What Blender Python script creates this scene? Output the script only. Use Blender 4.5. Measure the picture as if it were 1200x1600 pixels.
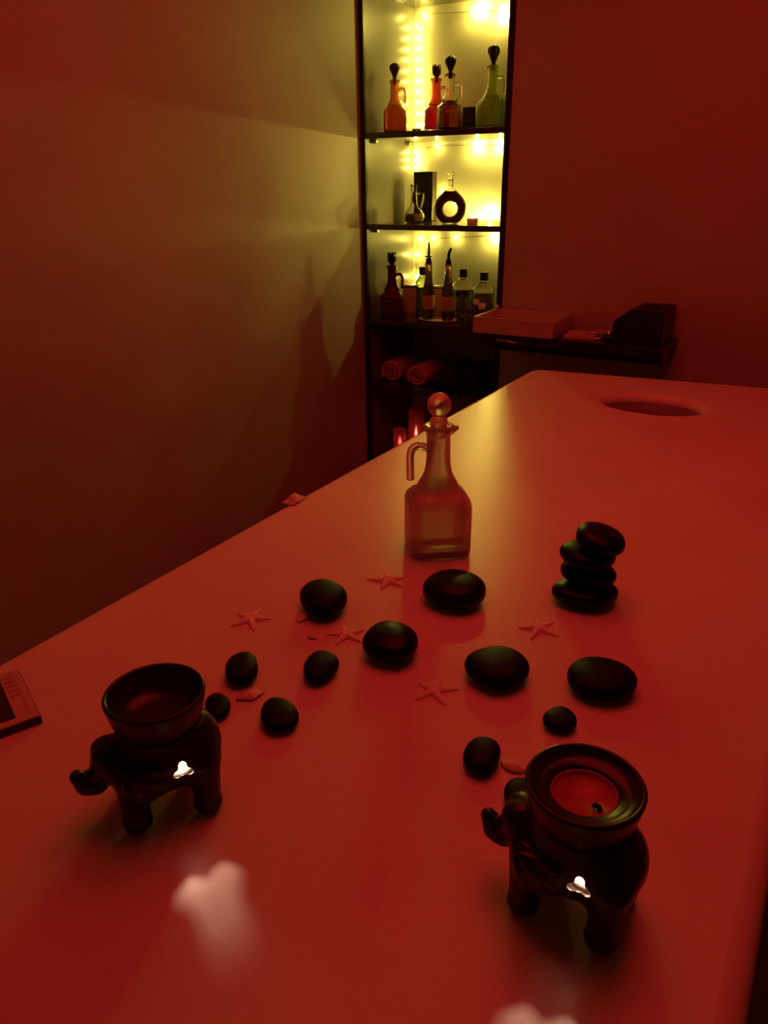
import bpy, bmesh, math, random
import numpy as np
from mathutils import Vector, Matrix
for o in list(bpy.data.objects): bpy.data.objects.remove(o, do_unlink=True)
S = bpy.context.scene; C = S.collection
random.seed(4); rng = np.random.default_rng(4)

# ------------------------------------------------------------------ camera
# room frame: X right, Y along the massage table, Z up; camera stands at the foot of the table
CAM_Z = 1.20; TABLE_Z = 0.75; FPX = 1200.0
PITCH, YAW, ROLL = math.radians(23.2), math.radians(31.0), math.radians(-0.7)
F = np.array([-math.sin(YAW)*math.cos(PITCH), math.cos(YAW)*math.cos(PITCH), -math.sin(PITCH)])
R0 = np.array([math.cos(YAW), math.sin(YAW), 0.0]); U0 = np.cross(R0, F)
R = R0*math.cos(ROLL)+U0*math.sin(ROLL); U = -R0*math.sin(ROLL)+U0*math.cos(ROLL)
O = np.array([0, 0, CAM_Z])
cd = bpy.data.cameras.new('camera'); cam = bpy.data.objects.new('camera', cd); C.objects.link(cam)
cd.sensor_fit = 'HORIZONTAL'; cd.sensor_width = 36; cd.lens = 36*FPX/1200; cd.clip_start = 0.02
cam.matrix_world = Matrix(((R[0], U[0], -F[0], O[0]), (R[1], U[1], -F[1], O[1]), (R[2], U[2], -F[2], O[2]), (0, 0, 0, 1)))
S.camera = cam
def ray(x, y): return F+R*(x-600)/FPX-U*(y-800)/FPX
def on_z(x, y, z): r = ray(x, y); return Vector(O+r*(z-CAM_Z)/r[2])
def on_y(x, y, Y): r = ray(x, y); return Vector(O+r*Y/r[1])
def depth(p): return float((np.array(p)-O)@F)
RH = Vector((math.cos(YAW), math.sin(YAW), 0)); FH = Vector((-math.sin(YAW), math.cos(YAW), 0))

# ------------------------------------------------------------------ world, exposure, lamp levels
w = bpy.data.worlds.new('world'); S.world = w; w.use_nodes = True
w.node_tree.nodes['Background'].inputs[0].default_value = (0.02, 0.002, 0.001, 1)
w.node_tree.nodes['Background'].inputs[1].default_value = 0.2
vs = S.view_settings; vs.view_transform = 'Standard'; vs.look = 'None'; vs.exposure = 0.0; vs.gamma = 1; vs.use_curve_mapping = False
RED_STRENGTH = 1.95; RED_COLOR = (1.0, 0.028, 0.026); RED_POS = (-0.42, 1.10, 2.20); RED_SIZE = (1.0, 1.3)
BULB_STRENGTH = 300.0; BULB_BRIGHT = 2100.0; BULB_COLOR = (1.0, 0.80, 0.13)
CANDLE_POWER = 0.27; CANDLE_COLOR = (1.0, 0.60, 0.42)

# ------------------------------------------------------------------ materials
def mat(name, col, rough=0.5, metal=0.0, trans=0.0, ior=1.45, coat=0.0, var=0.0, vscale=20.0, bump=0.0, bscale=60.0, emis=None, estr=0.0, sss=0.0, spec=0.5):
    m = bpy.data.materials.new(name); m.use_nodes = True
    nt = m.node_tree; b = nt.nodes['Principled BSDF']
    b.inputs['Base Color'].default_value = (*col, 1); b.inputs['Roughness'].default_value = rough
    b.inputs['Metallic'].default_value = metal; b.inputs['Transmission Weight'].default_value = trans
    b.inputs['IOR'].default_value = ior; b.inputs['Coat Weight'].default_value = coat; b.inputs['Coat Roughness'].default_value = 0.08
    b.inputs['Specular IOR Level'].default_value = spec
    if sss: b.inputs['Subsurface Weight'].default_value = sss; b.inputs['Subsurface Scale'].default_value = 0.01
    if emis: b.inputs['Emission Color'].default_value = (*emis, 1); b.inputs['Emission Strength'].default_value = estr
    tc = nt.nodes.new('ShaderNodeTexCoord')
    if var:
        n = nt.nodes.new('ShaderNodeTexNoise'); n.inputs['Scale'].default_value = vscale; n.inputs['Detail'].default_value = 5
        r = nt.nodes.new('ShaderNodeValToRGB'); e = r.color_ramp.elements
        e[0].position = 0.3; e[1].position = 0.7
        e[0].color = (*[max(0, c*(1-var)) for c in col], 1); e[1].color = (*[min(1, c*(1+var)) for c in col], 1)
        nt.links.new(tc.outputs['Object'], n.inputs['Vector']); nt.links.new(n.outputs['Fac'], r.inputs['Fac'])
        nt.links.new(r.outputs['Color'], b.inputs['Base Color'])
    if bump:
        n2 = nt.nodes.new('ShaderNodeTexNoise'); n2.inputs['Scale'].default_value = bscale; n2.inputs['Detail'].default_value = 4
        bp = nt.nodes.new('ShaderNodeBump'); bp.inputs['Strength'].default_value = bump; bp.inputs['Distance'].default_value = 0.004
        nt.links.new(tc.outputs['Object'], n2.inputs['Vector']); nt.links.new(n2.outputs['Fac'], bp.inputs['Height'])
        nt.links.new(bp.outputs['Normal'], b.inputs['Normal'])
    return m
M = dict(
    wall=mat('wall_paint', (0.55, 0.50, 0.44), 0.55, var=0.06, vscale=2.5, bump=0.35, bscale=6),
    ceil=mat('ceiling_paint', (0.6, 0.57, 0.52), 0.8, bump=0.1, bscale=20),
    floor=mat('floor_laminate', (0.10, 0.06, 0.04), 0.45, var=0.25, vscale=8, bump=0.05),
    vinyl=mat('table_vinyl', (0.80, 0.74, 0.68), 0.29, var=0.05, vscale=7, bump=0.07, bscale=9, spec=0.38),
    hole_shade=mat('hole_shade_dark', (0.22, 0.18, 0.16), 0.5),  # dark tone stands in for shade inside the face hole
    frame=mat('table_frame_wood', (0.06, 0.03, 0.02), 0.5, var=0.2),
    cab=mat('cabinet_dark_edge', (0.022, 0.012, 0.008), 0.35, var=0.2, vscale=30),
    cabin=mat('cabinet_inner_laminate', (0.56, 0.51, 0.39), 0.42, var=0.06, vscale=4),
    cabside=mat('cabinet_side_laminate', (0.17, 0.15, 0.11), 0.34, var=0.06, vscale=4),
    shelf=mat('smoked_shelf', (0.03, 0.022, 0.015), 0.16, coat=0.4),
    stone=mat('basalt_stone', (0.006, 0.004, 0.0035), 0.5, var=0.3, vscale=60, bump=0.12, bscale=220, spec=0.12),
    stone_wet=mat('oiled_basalt_stone', (0.005, 0.0035, 0.003), 0.33, var=0.3, vscale=60, bump=0.04, bscale=120, spec=0.16),
    star=mat('dried_starfish', (0.92, 0.84, 0.78), 0.8, var=0.06, vscale=120, bump=0.25, bscale=500),
    shell=mat('seashell', (0.80, 0.62, 0.55), 0.5, var=0.1, vscale=150, bump=0.2, bscale=300),
    ceramic=mat('brown_glazed_ceramic', (0.020, 0.0065, 0.0055), 0.30, coat=0.06, spec=0.38, var=0.25, vscale=40),
    glass=mat('clear_glass', (0.97, 0.93, 0.90), 0.02, trans=1.0),
    frost=mat('milky_bottle_glass', (1.0, 0.88, 0.84), 0.15, trans=0.72, ior=1.38),
    oil=mat('massage_oil', (0.97, 0.85, 0.70), 0.18, trans=0.92, ior=1.40),
    black=mat('black_plastic', (0.010, 0.008, 0.008), 0.35),
    wax=mat('tealight_wax', (0.85, 0.80, 0.70), 0.5, sss=0.2),
    redwax=mat('red_wax', (0.48, 0.10, 0.12), 0.32, sss=0.1),
    alu=mat('tealight_cup', (0.75, 0.75, 0.75), 0.3, metal=1.0),
    wick=mat('burnt_wick', (0.02, 0.012, 0.01), 0.9),
    flame=mat('candle_flame', (1, 0.8, 0.5), 0.5, emis=(1.0, 0.78, 0.5), estr=30.0),
    bulb=mat('fairy_bulb', (1, 0.9, 0.5), 0.5, emis=BULB_COLOR, estr=BULB_STRENGTH),
    bulb2=mat('fairy_bulb_bright', (1, 0.9, 0.5), 0.5, emis=BULB_COLOR, estr=BULB_BRIGHT),
    wire=mat('fairy_wire', (0.35, 0.30, 0.12), 0.4, metal=0.6),
    steel=mat('polished_steel', (0.65, 0.62, 0.58), 0.22, metal=1.0),
    pink=mat('pink_terry', (0.62, 0.34, 0.30), 0.95, var=0.15, vscale=60, bump=0.8, bscale=260),
    dterry=mat('dark_terry', (0.035, 0.026, 0.022), 0.95, var=0.2, vscale=60, bump=0.8, bscale=260),
    cream=mat('cream_enamel', (0.62, 0.52, 0.44), 0.4, var=0.05),
    paper=mat('pale_paper', (0.66, 0.50, 0.46), 0.7, var=0.06),
    label_=mat('paper_label', (0.50, 0.27, 0.22), 0.7, var=0.12, vscale=80),
    print_=mat('printed_border', (0.62, 0.42, 0.40), 0.45, var=0.08),
    print2=mat('printed_stripe', (0.42, 0.20, 0.20), 0.5),
    printd=mat('printed_dark', (0.030, 0.014, 0.012), 0.35, var=0.4, vscale=40),
    lampglass=mat('red_lamp_globe', (0.8, 0.05, 0.03), 0.4, emis=RED_COLOR, estr=RED_STRENGTH),
)
def gl(name, col, rough=0.06, trans=1.0, ior=1.36): return mat(name, col, rough, trans=trans, ior=ior)

# ------------------------------------------------------------------ mesh helpers
def link(name, me, m, parent=None, smooth=True, loc=None):
    o = bpy.data.objects.new(name, me); C.objects.link(o)
    if m is not None and len(me.materials) == 0: me.materials.append(m)
    if smooth and len(me.polygons): me.polygons.foreach_set('use_smooth', [True]*len(me.polygons))
    if parent: o.parent = parent
    if loc is not None: o.location = loc
    return o
def fin(bm, name):
    bmesh.ops.recalc_face_normals(bm, faces=bm.faces[:]); me = bpy.data.meshes.new(name); bm.to_mesh(me); bm.free(); return me
def tag(o, label, cat, group=None, kind=None):
    if label: o['label'] = label
    if cat: o['category'] = cat
    if group: o['group'] = group
    if kind: o['kind'] = kind
    return o
def thing(name, label, cat, loc=(0, 0, 0), rz=0.0, group=None):
    o = bpy.data.objects.new(name, None); C.objects.link(o); o.location = loc; o.rotation_euler = (0, 0, rz); o.empty_display_size = 0.02
    return tag(o, label, cat, group)
def box_bm(bm, lo, hi, bev=0.0):
    r = bmesh.ops.create_cube(bm, size=1.0); vs_ = r['verts']
    for v in vs_: v.co = Vector([lo[i]+(hi[i]-lo[i])*(v.co[i]+0.5) for i in range(3)])
    if bev:
        es = list({e for v in vs_ for e in v.link_edges}); bmesh.ops.bevel(bm, geom=es, offset=bev, segments=2, affect='EDGES', profile=0.5)
def box(name, lo, hi, m, parent=None, bev=0.0):
    bm = bmesh.new(); box_bm(bm, lo, hi, bev); return link(name, fin(bm, name), m, parent, smooth=False)
def struct(name, lo, hi, m):
    o = box(name, lo, hi, m); o['kind'] = 'structure'; return o
def lathe_me(name, prof, n=40, sq=None, ribs=None, cap=True, open_top=False):
    """prof: list of (r, z). sq: per ring super-ellipse exponent. ribs: per ring (count, depth)"""
    bm = bmesh.new(); rings = []
    for k, (r, z) in enumerate(prof):
        e = sq[k] if sq else 2.0; ring = []
        for i in range(n):
            a = 2*math.pi*i/n; c, s = math.cos(a), math.sin(a)
            f = (abs(c)**e+abs(s)**e)**(-1/e) if e != 2 else 1.0
            if ribs and ribs[k]: f *= 1+ribs[k][1]*math.cos(ribs[k][0]*a)
            ring.append(bm.verts.new((r*f*c, r*f*s, z)))
        rings.append(ring)
    for a, b in zip(rings, rings[1:]):
        for i in range(n): bm.faces.new((a[i], a[(i+1) % n], b[(i+1) % n], b[i]))
    if cap:
        bm.faces.new(rings[0][::-1])
        if not open_top: bm.faces.new(rings[-1])
    return fin(bm, name)
def tube_me(name, pts, rad, n=10, closed=False):
    pts = [Vector(p) for p in pts]; rads = rad if isinstance(rad, (list, tuple)) else [rad]*len(pts)
    bm = bmesh.new(); rings = []; up = Vector((0, 0, 1)); N = len(pts); prev = None
    for i, p in enumerate(pts):
        t = (pts[(i+1) % N]-pts[i-1]) if closed else (pts[min(i+1, N-1)]-pts[max(i-1, 0)])
        t.normalize()
        if prev is None: a = t.orthogonal().normalized()
        else: a = (prev-t*prev.dot(t)).normalized()
        prev = a; b = t.cross(a)
        rings.append([bm.verts.new(p+(a*math.cos(2*math.pi*k/n)+b*math.sin(2*math.pi*k/n))*rads[i]) for k in range(n)])
    pr = list(zip(rings, rings[1:]))+([(rings[-1], rings[0])] if closed else [])
    for a, b in pr:
        for k in range(n): bm.faces.new((a[k], a[(k+1) % n], b[(k+1) % n], b[k]))
    if not closed: bm.faces.new(rings[0][::-1]); bm.faces.new(rings[-1])
    return fin(bm, name)
def bez(pts, n=8):
    """Catmull-Rom through pts"""
    P = [Vector(p) for p in pts]; P = [P[0]*2-P[1]]+P+[P[-1]*2-P[-2]]; out = []
    for i in range(1, len(P)-2):
        for k in range(n):
            t = k/n; a, b, c, d = P[i-1], P[i], P[i+1], P[i+2]
            out.append(0.5*((2*b)+(c-a)*t+(2*a-5*b+4*c-d)*t*t+(3*b-a-3*c+d)*t**3))
    out.append(P[-2]); return out
def prism_me(name, poly, z0, z1, bev=0.0):
    bm = bmesh.new(); a = [bm.verts.new((x, y, z0)) for x, y in poly]; b = [bm.verts.new((x, y, z1)) for x, y in poly]; n = len(poly)
    bm.faces.new(a[::-1]); bm.faces.new(b)
    for i in range(n): bm.faces.new((a[i], a[(i+1) % n], b[(i+1) % n], b[i]))
    if bev: bmesh.ops.bevel(bm, geom=bm.edges[:], offset=bev, segments=2, affect='EDGES')
    return fin(bm, name)
def copy_tree(o, parent=None):
    c = o.copy(); C.objects.link(c); c.parent = parent
    for ch in list(o.children): copy_tree(ch, c)
    return c
def surface_nets(name, f, lo, hi, res):
    lo = np.array(lo, float); n = [int(math.ceil((hi[i]-lo[i])/res))+1 for i in range(3)]
    g = np.meshgrid(*[lo[i]+res*np.arange(n[i]) for i in range(3)], indexing='ij'); v = f(*g)
    cn = [n[i]-1 for i in range(3)]; acc = np.zeros((*cn, 3)); cnt = np.zeros(cn)
    cor = [(i, j, k) for i in (0, 1) for j in (0, 1) for k in (0, 1)]
    sl = lambda c: v[c[0]:c[0]+cn[0], c[1]:c[1]+cn[1], c[2]:c[2]+cn[2]]
    for a in cor:
        for ax in range(3):
            if a[ax]: continue
            b = list(a); b[ax] = 1; va, vb = sl(a), sl(b); cr = (va < 0) != (vb < 0)
            t = np.where(cr, va/np.where(va == vb, 1, va-vb), 0)
            for d in range(3): acc[..., d] += np.where(cr, a[d]+(t if d == ax else 0), 0)
            cnt += cr
    idx = -np.ones(cn, int); mk = cnt > 0; idx[mk] = np.arange(mk.sum())
    base = np.stack(np.meshgrid(*[np.arange(c) for c in cn], indexing='ij'), -1)[mk]
    verts = lo+res*(base+acc[mk]/cnt[mk][:, None]); faces = []
    for ax in range(3):
        u, w_ = [(1, 2), (2, 0), (0, 1)][ax]
        s0 = [slice(1, cn[i]) for i in range(3)]; s0[ax] = slice(0, cn[ax]); s1 = list(s0); s1[ax] = slice(1, cn[ax]+1)
        va, vb = v[tuple(s0)], v[tuple(s1)]; cr = np.argwhere((va < 0) != (vb < 0))
        inside = (va < 0)[tuple(cr.T)]
        off = np.array([1, 1, 1]); off[ax] = 0; c0 = cr+off
        def I(du, dw):
            q = c0.copy(); q[:, u] -= du; q[:, w_] -= dw; return idx[tuple(q.T)]
        q = np.stack([I(1, 1), I(0, 1), I(0, 0), I(1, 0)], 1)
        q[~inside] = q[~inside][:, ::-1]; faces.append(q)
    me = bpy.data.meshes.new(name); me.from_pydata(verts.tolist(), [], np.concatenate(faces).tolist()); me.update(); return me
def smin(a, b, k): h = np.clip(0.5+0.5*(b-a)/k, 0, 1); return b*(1-h)+a*h-k*h*(1-h)
def sd_ell(x, y, z, c, r):
    p = [(q-c[i])/r[i] for i, q in enumerate((x, y, z))]; k0 = np.sqrt(p[0]**2+p[1]**2+p[2]**2)
    k1 = np.sqrt(sum((p[i]/r[i])**2 for i in range(3)))+1e-9; return k0*(k0-1)/k1
def sd_cap(x, y, z, a, b, ra, rb):
    a, b = np.array(a), np.array(b); d = b-a; t = np.clip(((x-a[0])*d[0]+(y-a[1])*d[1]+(z-a[2])*d[2])/(d@d), 0, 1)
    return np.sqrt((x-a[0]-t*d[0])**2+(y-a[1]-t*d[1])**2+(z-a[2]-t*d[2])**2)-(ra+(rb-ra)*t)

# ------------------------------------------------------------------ room shell
XL, XR, YF, YB, YN, ZC = -1.514, 1.35, 2.40, 2.80, -1.5, 2.45
struct('floor', (XL-0.1, YN-0.1, -0.05), (XR+0.1, YB+0.1, 0), M['floor'])
struct('ceiling', (XL-0.1, YN-0.1, ZC), (XR+0.1, YB+0.1, ZC+0.05), M['ceil'])
struct('wall_left', (XL-0.1, YN-0.1, 0), (XL, YB+0.1, ZC), M['wall'])
struct('wall_back', (-0.984, YF, 0), (XR+0.1, YB+0.1, ZC), M['wall'])
struct('wall_niche', (XL, YB-0.04, 0), (-0.984, YB+0.1, ZC), M['wall'])
struct('wall_right', (XR, YN-0.1, 0), (XR+0.1, YF, ZC), M['wall'])
struct('wall_rear', (XL, YN-0.1, 0), (XR, YN, ZC), M['wall'])

# ------------------------------------------------------------------ red ceiling lamp (out of frame, gives the room its light)
lamp = thing('ceiling_lamp', 'wide red glowing light panel hung from the ceiling above the massage table', 'lamp', RED_POS)
hx, hy = RED_SIZE[0]/2, RED_SIZE[1]/2
for a_, b_ in (((-hx-.03, -hy-.03), (hx+.03, -hy)), ((-hx-.03, hy), (hx+.03, hy+.03)), ((-hx-.03, -hy), (-hx, hy)), ((hx, -hy), (hx+.03, hy))):
    box('frame', (*a_, -0.03), (*b_, 0.0), M['black'], lamp)
box('diffuser', (-hx, -hy, -0.026), (hx, hy, -0.020), M['lampglass'], lamp)
box('housing', (-hx, -hy, -0.019), (hx, hy, 0.0), M['black'], lamp)
for a_ in (-1, 1):
    for b_ in (-1, 1): link('suspension_wire', tube_me('suspension_wire', [(a_*hx*.8, b_*hy*.8, 0), (a_*hx*.8, b_*hy*.8, ZC-RED_POS[2])], 0.0015, 6), M['steel'], lamp)

# ------------------------------------------------------------------ massage table
table = thing('massage_table', 'long padded massage table with pale glossy vinyl top and face hole', 'massage table', (-0.33, 0.9, 0))
def round_poly(pts, rads, n=9):
    out = []; N = len(pts)
    for i in range(N):
        p, a, b = Vector(pts[i]), Vector(pts[i-1]), Vector(pts[(i+1) % N]); u, v_ = (a-p).normalized(), (b-p).normalized()
        r = rads[i]; half = math.acos(max(-1, min(1, u.dot(v_))))/2; t = r/math.tan(half); c = p+(u+v_).normalized()*(r/math.sin(half))
        s, e = p+u*t-c, p+v_*t-c; a0 = math.atan2(s.y, s.x); da = math.atan2(e.y, e.x)-a0
        while da > math.pi: da -= 2*math.pi
        while da < -math.pi: da += 2*math.pi
        out += [(c.x+r*math.cos(a0+da*k/n), c.y+r*math.sin(a0+da*k/n)) for k in range(n+1)]
    return out
outer = round_poly([(0.028, 0.02), (0.028, 2.0), (-0.692, 1.915), (-0.692, 0.02)], [0.06, 0.06, 0.05, 0.06])
hc = (-0.335, 1.70); hole = [(hc[0]+0.105*math.cos(a), hc[1]+0.072*math.sin(a)) for a in [2*math.pi*k/48 for k in range(48)]]
cu = bpy.data.curves.new('pad', 'CURVE'); cu.dimensions = '2D'; cu.fill_mode = 'BOTH'; BEV = 0.018
def inset(poly, d):
    out = []; n = len(poly); area = sum(poly[i-1][0]*poly[i][1]-poly[i][0]*poly[i-1][1] for i in range(n)); sg = 1 if area > 0 else -1
    for i in range(n):
        t = (Vector(poly[(i+1) % n])-Vector(poly[i-1])).normalized(); nn = Vector((-t.y, t.x))*sg; q = Vector(poly[i])+nn*d; out.append((q.x, q.y))
    return out
for poly in (inset(outer, BEV), inset(hole, -BEV)):
    sp = cu.splines.new('POLY'); sp.points.add(len(poly)-1); sp.use_cyclic_u = True
    for p, (x, y) in zip(sp.points, poly): p.co = (x+0.33, y-0.9, 0, 1)
cu.extrude = 0.022; cu.bevel_depth = BEV; cu.bevel_resolution = 5
tmp = bpy.data.objects.new('tmp', cu); C.objects.link(tmp)
dg = bpy.context.evaluated_depsgraph_get(); me = bpy.data.meshes.new_from_object(tmp.evaluated_get(dg)); bpy.data.objects.remove(tmp)
me.materials.clear()
pad = link('padded_top', me, M['vinyl'], table, loc=(0, 0, TABLE_Z-0.04))
dv = pad.modifiers.new('ws', 'WEIGHTED_NORMAL'); dv.keep_sharp = False
shade_me = lathe_me('hole_shade_sleeve', [(0.1042, -0.082), (0.1042, -0.016), (0.1008, -0.016), (0.1008, -0.082)], 48, cap=False)  # added dark sleeve, darkens the hole's inner wall in place of real shade
for v in shade_me.vertices: v.co.y *= 0.072/0.105
link('hole_shade_sleeve', shade_me, M['hole_shade'], table, loc=(hc[0]+0.33, hc[1]-0.9, TABLE_Z))
box('apron', (-0.30, -0.80, TABLE_Z-0.16), (0.30, 0.95, TABLE_Z-0.082), M['frame'], table, 0.004)
for sx in (-0.29, 0.24):
    for sy in (-0.78, 0.88): box('leg', (sx, sy, 0), (sx+0.05, sy+0.05, TABLE_Z-0.10), M['frame'], table, 0.004)

# ------------------------------------------------------------------ display cabinet in the corner niche
CX0, CX1, CYB = -1.50, -1.002, 2.74
cab = thing('display_cabinet', 'tall narrow open cabinet with dark shelves and fairy lights', 'cabinet', ((CX0+CX1)/2, 2.57, 0))
def cbox(name, lo, hi, m, bev=0.0, parent=cab):
    off = Vector(cab.location); o = box(name, Vector(lo)-off, Vector(hi)-off, m, parent, bev); return o
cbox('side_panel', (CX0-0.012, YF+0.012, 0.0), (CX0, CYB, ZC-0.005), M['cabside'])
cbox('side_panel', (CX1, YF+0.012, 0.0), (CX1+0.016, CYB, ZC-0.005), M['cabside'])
cbox('edge_strip', (CX0-0.0135, YF-0.003, 0.0), (CX0+0.004, YF+0.012, ZC-0.005), M['cab'], 0.001)
cbox('edge_strip', (CX1-0.001, YF-0.003, 0.0), (CX1+0.0175, YF+0.012, ZC-0.005), M['cab'], 0.001)
cbox('back_panel', (CX0-0.012, CYB, 0.0), (CX1+0.016, CYB+0.012, ZC-0.005), M['cabin'])
SZ = [CAM_Z+0.57, CAM_Z+0.152, CAM_Z-0.130, CAM_Z-0.452, CAM_Z-0.690, CAM_Z-0.985]
for k, z in enumerate(SZ):
    sh = cbox('shelf', (CX0+0.001, YF+0.002, z-0.018), (CX1-0.003, CYB-0.001, z), M['shelf'], 0.0015)
    if k in (1, 2):
        for yy in (YF+0.045, CYB-0.06):
            cbox('shelf_peg', (CX0+0.001, yy, z-0.030), (CX0+0.018, yy+0.014, z-0.018), M['steel'], 0.002, sh)
            cbox('shelf_peg', (CX1-0.018, yy, z-0.030), (CX1-0.003, yy+0.014, z-0.018), M['steel'], 0.002, sh)

# fairy lights
bulb_me = None
def fairy(label, pts):
    global bulb_me
    P = [Vector(p) for p in pts]; root = thing('fairy_lights', label, 'fairy lights', P[0]); path = bez([p-P[0] for p in P], 5)
    link('wire', tube_me('wire', path, 0.0011, 6), M['wire'], root)
    for p in P:
        if bulb_me is None:
            bulb_me = lathe_me('bulb', [(0.0008, -0.0045), (0.0028, -0.0035), (0.0038, 0), (0.0028, 0.0035), (0.0008, 0.0045)], 8)
        o = link('bulb', bulb_me, M['bulb'], root, loc=p-P[0]+Vector((0, -0.004, 0)))
        if p.x > -1.27: o.material_slots[0].link = 'OBJECT'; o.material_slots[0].material = M['bulb2']
YL = CYB-0.012; XLc = CX0+0.012
def bp(x, y, Y=YL):
    p = on_y(x, y, Y); p.x = max(XLc, min(CX1-0.012, p.x)); return p
fairy('fairy light string along the top and left back corner of the upper compartment',
      [bp(786, 22), bp(752, 14), bp(738, 18), bp(662, 24)]+[bp(651+k*0.3, 42+k*17) for k in range(10)])
fairy('fairy light string around the middle compartment behind the ring shaped bottle',
      [bp(766, 333), bp(739, 341, YL-0.02), bp(712, 318), bp(690, 300), bp(650, 262), bp(650, 250), bp(650, 238), bp(683, 228), bp(746, 227), bp(782, 226)])
fairy('fairy light string under the shelf above the dark pourer bottles',
      [bp(651, 432), bp(650, 398), bp(656, 374), bp(676, 373), bp(712, 371), bp(774, 368)])

# ------------------------------------------------------------------ glass cruets
PROF = [(0.036, 0.0), (0.0400, 0.003), (0.0405, 0.010), (0.0408, 0.066), (0.0395, 0.074), (0.0345, 0.081), (0.0290, 0.0845), (0.0272, 0.088), (0.0255, 0.094),
        (0.0212, 0.101), (0.0178, 0.109), (0.0158, 0.120), (0.0150, 0.135), (0.0150, 0.155), (0.0162, 0.161), (0.0195, 0.166), (0.0198, 0.169), (0.0175, 0.171)]
SQ = [5]*4+[4.2, 3.2, 2.4]+[2]*11
IN = [(0.0118, 0.171), (0.0118, 0.150), (0.0122, 0.120), (0.0160, 0.106), (0.0215, 0.094), (0.030, 0.080), (0.0360, 0.070), (0.0365, 0.012), (0.033, 0.008)]
SQI = [2, 2, 2, 2, 2, 3, 4, 5, 5]
cruet_me = lathe_me('cruet_glass', PROF+IN, 48, SQ+SQI)
LIQ = [(0.033, 0.0083), (0.0364, 0.0123), (0.0359, 0.070), (0.0300, 0.0795), (0.0230, 0.0915), (0.021, 0.0918)]
liq_me = lathe_me('cruet_oil', LIQ, 48, [5, 5, 4, 3, 2, 2])
handle_me = tube_me('cruet_handle', bez([(0.012, 0, 0.139), (0.022, 0, 0.1425), (0.031, 0, 0.1405), (0.0355, 0, 0.132), (0.036, 0, 0.116), (0.0355, 0, 0.099), (0.0353, 0, 0.0955)], 5), [0.0052]*28+[0.0046, 0.0034, 0.0015], 12)
ball_me = lathe_me('ball_stopper', [(0.008, 0.155), (0.0100, 0.172), (0.0118, 0.176), (0.0085, 0.181)]+[(0.0152*math.sin(a), 0.1965-0.0152*math.cos(a)) for a in [0.45+2.65*k/12 for k in range(13)]], 14)
def shell_stopper(kind):
    if kind == 'crown':
        prof = [(0.007, 0.157), (0.008, 0.172), (0.0065, 0.176), (0.014, 0.182), (0.0155, 0.196), (0.0150, 0.208), (0.0125, 0.210), (0.012, 0.199), (0.002, 0.197)]
        me = lathe_me('crown_stopper', prof, 40)
        for v in me.vertices:
            if v.co.z > 0.205: v.co.z += 0.0035*math.cos(7*math.atan2(v.co.y, v.co.x))
        return me
    prof = [(0.006, 0.157), (0.0075, 0.172), (0.0060, 0.177), (0.0105, 0.190), (0.0165, 0.204), (0.0172, 0.210), (0.0150, 0.217), (0.0085, 0.222), (0.001, 0.224)]
    return lathe_me('flower_stopper', prof, 48, ribs=[None, None, None, (8, .06), (8, .09), (8, .1), (8, .12), (8, .14), None])
STOP = {k: shell_stopper(k) for k in ('crown', 'flower')}; STOP['ball'] = ball_me
def cruet(label, loc, rz, sc, gmat, lmat, stopper, smat, spout=False, group=None):
    r = thing('oil_cruet', label, 'bottle', loc, rz, group); r.scale = (sc, sc, sc)
    b = link('bottle_body', cruet_me, gmat, r); b.rotation_euler.z = 0.25
    if len(b.data.materials) and b.data.materials[0] is not gmat:
        b.material_slots[0].link = 'OBJECT'; b.material_slots[0].material = gmat
    def put(n, me, m):
        o = link(n, me, m, r)
        if me.materials[0] is not m: o.material_slots[0].link = 'OBJECT'; o.material_slots[0].material = m
        return o
    lq = put('oil', liq_me, lmat); lq.rotation_euler.z = 0.25
    put('handle', handle_me, gmat); put('stopper', STOP[stopper], smat)
    if spout:
        sp = link('spout', tube_me('spout', [(-0.014, 0, 0.163), (-0.0195, 0, 0.1665), (-0.0245, 0, 0.168)], [0.006, 0.0045, 0.0022], 10), gmat, r)
    return r
# handle points to image left (-RH): local +x -> -RH
c0 = on_z(684, 866, TABLE_Z); c0.z = TABLE_Z
cruet('clear glass oil cruet with ball stopper and open handle standing on the massage table', c0+FH*0.02, YAW+math.pi-0.12, 1.0, M['frost'], M['oil'], 'ball', M['frost'], True)

# ------------------------------------------------------------------ basalt stones
def stone_me(a, b, c, seed):
    r = np.random.default_rng(seed); ph = r.uniform(0, 6.28, 6); am = r.uniform(0.01, 0.05, 4)
    bm = bmesh.new(); bmesh.ops.create_uvsphere(bm, u_segments=40, v_segments=22, radius=1)
    for v in bm.verts:
        x, y, z = v.co; th = math.atan2(y, x); rr = math.hypot(x, y)
        k = 1+am[0]*math.cos(2*th+ph[0])+am[1]*math.cos(3*th+ph[1])+0.5*am[2]*math.cos(4*th+ph[2])
        zz = math.copysign(abs(z)**0.80, z); rr2 = rr**0.86
        f = rr2/rr if rr > 1e-5 else 1
        v.co = (a*x*f*k, b*y*f*k, c*zz*(1+0.08*am[3]/0.05*math.cos(th+ph[3])*rr))
    me = fin(bm, 'stone'); zmin = min(v.co.z for v in me.vertices)
    for v in me.vertices: v.co.z -= zmin
    return me
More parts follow.
